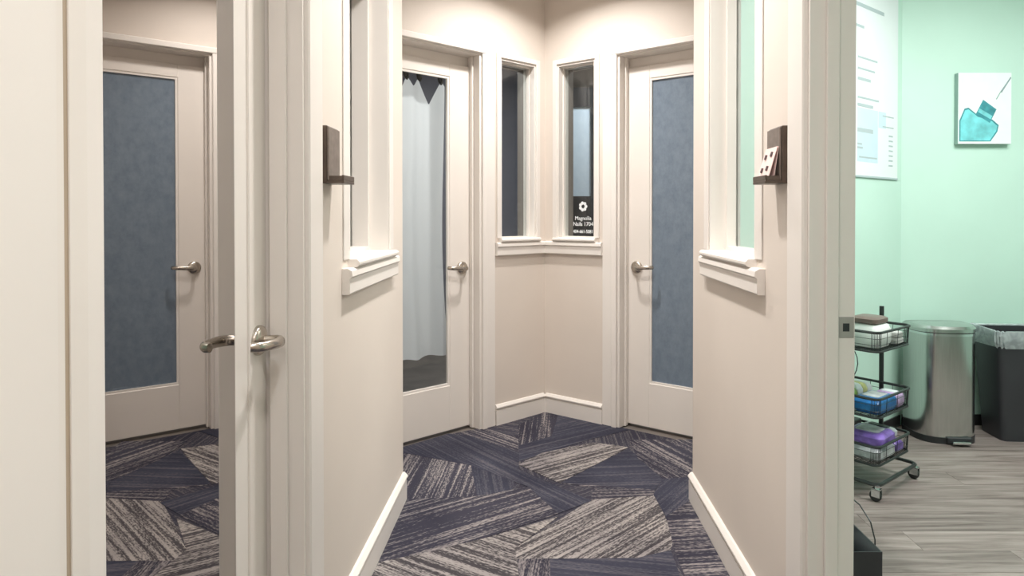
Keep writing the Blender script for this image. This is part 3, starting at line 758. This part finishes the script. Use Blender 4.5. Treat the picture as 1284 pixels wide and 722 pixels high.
def pack(x, y, z, hx, hy, h, rz, mat, label, band=None, bmat=None):
    t_ = on_cart('wipes_pack', x, y, z, rz, label, 'pack', 'packs on the cart trays')
    MB().loft(pillow(hx, hy, h, min(hx, hy) * .35)).build('wrap', mat, t_, True)
    if bmat: MB().loft([[(px_ * .55, py_ * .6, pz + h - .002) for px_, py_, pz in r] for r in pillow(hx, hy, .006, min(hx, hy) * .3)]).build('printed_label', bmat, t_, True)
    return t_
zm = .3525
pack(-.035, -.085, zm, .098, .062, .068, .0, 'blue_pack', 'blue wrapped pack at the front of the middle tray', bmat='silver_pack')
pack(.108, -.090, zm, .038, .055, .062, .05, 'lilac_pack', 'lilac wrapped pack beside the blue one on the middle tray', bmat='paper')
pack(-.060, .070, zm, .052, .072, .082, .0, 'green_pack', 'green wrapped pack at the back of the middle tray', bmat='yellow_pack')
pack(.024, .070, zm, .022, .070, .088, -.1, 'paper', 'slim white packet between green and yellow packs on the middle tray')
pack(.073, .070, zm, .018, .070, .084, -.1, 'yellow_pack', 'slim yellow packet standing right of the white packet, middle tray')
pack(.120, .070, zm, .020, .070, .080, -.1, 'paper', 'slim white packet at the right end of the middle tray')
zl = .1425
pack(-.040, -.060, zl, .092, .088, .060, .0, 'silver_pack', 'silver grey pack at the bottom of the lowest tray', bmat='purple_pack')
pack(-.035, -.065, zl + .064, .088, .085, .052, .06, 'purple_pack', 'purple wrapped pack stacked on the silver one in the lowest tray', bmat='silver_pack')
pack(.102, -.055, zl, .036, .090, .055, -.1, 'purple_pack', 'dark purple pack lying at the right of the lowest tray', bmat='paper')
pack(.102, -.045, zl + .060, .032, .075, .040, -.15, 'silver_pack', 'silver pack on top of the dark purple one, lowest tray', bmat='black')
tag(MB().box(-.055, .055, -.045, .045, 0, .10, .004).build('storage_box', 'black', None), 'black box at the back right corner of the lowest tray', 'box')
sb = bpy.data.objects['storage_box']; p = cp(.090, .100); sb.location = (p[0], p[1], zl); sb.rotation_euler = (0, 0, CA)
tag(MB().tube([(1.420, 2.95, .640), (1.436, 2.945, .625), (1.446, 2.945, .60), (1.450, 2.947, .57), (1.446, 2.95, .54), (1.435, 2.955, .51), (1.415, 2.962, .48), (1.395, 2.97, .455), (1.38, 2.975, .437)], .0022, 6).build('power_cord', 'black', None, True), 'thin dark cord looping down from the cart top tray', 'cord')

# ------------------------------------------------------------------ steel step bin (flat back, rounded front)
BX, BY = 2.272, 3.70
bin1 = empty('step_bin', (BX, BY, 0), radians(-6), 'stainless steel step bin with rounded front against the mint wall', 'bin')
def dplan(hw, back, front, z, n=22):
    out = [(hw, back, z), (-hw, back, z)]
    for k in range(n + 1):
        a = pi + pi * k / n; c, s_ = cos(a), sin(a)
        ex = abs(c) ** .72 * (1 if c > 0 else -1); ey = -abs(s_) ** .72
        out.append((hw * ex, front * ey - .0 if front > 0 else 0, z))
    return out
MB().loft([dplan(0.163, .06, .175, .0), dplan(0.163, .06, .175, .035)]).build('base_ring', 'black', bin1, True)
MB().loft([dplan(0.161, .058, .172, .035), dplan(0.161, .058, .172, .585)]).build('body', 'steel', bin1, True)
MB().loft([dplan(0.164, .06, .176, .585), dplan(0.164, .06, .176, .598)]).build('collar', 'chrome', bin1, True)
MB().loft([dplan(0.163, .06, .174, .600), dplan(0.165, .06, .178, .604), dplan(0.165, .06, .178, .622), dplan(0.153, .05, .165, .636), dplan(.09, .03, .09, .642)]).build('lid', 'steel', bin1, True)
MB().box(-.018, .075, -.215, -.165, .010, .026, .004).build('pedal', 'chrome', bin1)
MB().box(-.035, .092, -.185, -.160, .004, .040, .004).build('pedal_guard', 'black', bin1)

# ------------------------------------------------------------------ black waste bin with a clear liner
bin2 = empty('waste_bin', (2.750, 3.665, 0), radians(-5), 'black tapered waste bin with clear plastic liner at the mint wall', 'bin')
MB().loft([rrect(.185, .105, .03, 0, 6), rrect(.222, .135, .032, .575, 6), rrect(.232, .145, .035, .578, 6), rrect(.232, .145, .035, .600, 6), rrect(.218, .131, .03, .600, 6), rrect(.180, .100, .03, .02, 6)], cap=True).build('body', 'bin', bin2, True)
import itertools
def crinkle(hx, hy, z, amp, ph):
    r = rrect(hx, hy, .037, z, 14); out = []
    for i, (x, y, zz) in enumerate(r):
        a = amp * (sin(i * 1.9 + ph) + .6 * sin(i * .77 + ph * 2)); L = math.hypot(x, y)
        out.append((x * (1 + a / L), y * (1 + a / L), zz + amp * 1.6 * sin(i * 1.3 + ph)))
    return out
MB().loft([crinkle(.229, .141, .520, .004, 1), crinkle(.236, .149, .545, .004, 2), crinkle(.238, .151, .585, .003, 3), crinkle(.236, .149, .608, .002, 4), crinkle(.222, .135, .608, .002, 4), crinkle(.212, .125, .52, .004, 5)], cap=False).build('liner', 'liner', bin2, True)

# ------------------------------------------------------------------ black open bag by the doorway
bag = empty('gift_bag', (.945, 2.06, 0), 0, 'black open paper bag with cord handle on the plank floor inside the doorway', 'bag')
mb = MB(); hx, hy, zt = .070, .150, .252; th = .003
mb.box(-hx, hx, -hy, -hy + th, 0, zt).box(-hx, hx, hy - th, hy, 0, zt).box(-hx, -hx + th, -hy + th, hy - th, 0, zt).box(hx - th, hx, -hy + th, hy - th, 0, zt).box(-hx + th, hx - th, -hy + th, hy - th, 0, .003)
mb.build('body', 'bin', bag)
for sx, dz in ((1, 0), (-1, .0)):
    x = sx * (hx + .002)
    MB().tube([(x, -.105, .225), (x, -.104, .265), (x - sx * .004, -.085, .310), (x - sx * .010, -.03, .338), (x - sx * .012, .02, .338), (x - sx * .006, .075, .31), (x, .09, .265), (x, .09, .225)], .0022, 6).build('cord_handle', 'black', bag, True)
tp = MB().loft([[(x, y, z) for x, y, z in r] for r in pillow(.055, .12, .205, .02, .7)]).build('tissue_paper', 'paper', bag, True)
tp.location = (-.005, .01, .004)

# ------------------------------------------------------------------ ceiling fixtures and one added fill panel (above the frame)
for (x, y, p), lb in zip(DOWN, ('round ceiling downlight before the two far doors', 'round ceiling downlight between the two corridor windows', 'round ceiling downlight at the corridor start by the added fill panel')):
    t_ = empty('downlight', (x, y, CEIL), 0, lb, 'ceiling light', 'corridor downlights')
    MB().lathe([(.085, -.001), (.105, -.001), (.105, -.010), (.085, -.014)], n=28).build('trim_ring', 'fixture', t_, True)
    MB().lathe([(.001, -.001), (.084, -.001), (.084, -.006), (.001, -.006)], n=28).build('diffuser', 'lamp_warm', t_)
for nm, x, y, sx, sy, mm, lb in (('ceiling_panel_or_fill', .05, -1.0, .3, .56, 'lamp_warm', 'added rectangular fill panel at the corridor start'), ('ceiling_panel_or_fill', 2.3, 2.2, .6, .6, 'lamp_cool', 'square ceiling panel light in the mint room')):  # corridor panel is an added body for the fill light
    t_ = empty(nm, (x, y, CEIL), 0, lb, 'ceiling light')
    MB().box(-sx, sx, -sy, sy, -.008, -.001).build('diffuser', mm, t_)
    fb = MB().box(-sx - .02, -sx, -sy - .02, sy + .02, -.014, -.001).box(sx, sx + .02, -sy - .02, sy + .02, -.014, -.001).box(-sx, sx, -sy - .02, -sy, -.014, -.001).box(-sx, sx, sy, sy + .02, -.014, -.001)
    fb.build('frame', 'fixture', t_)
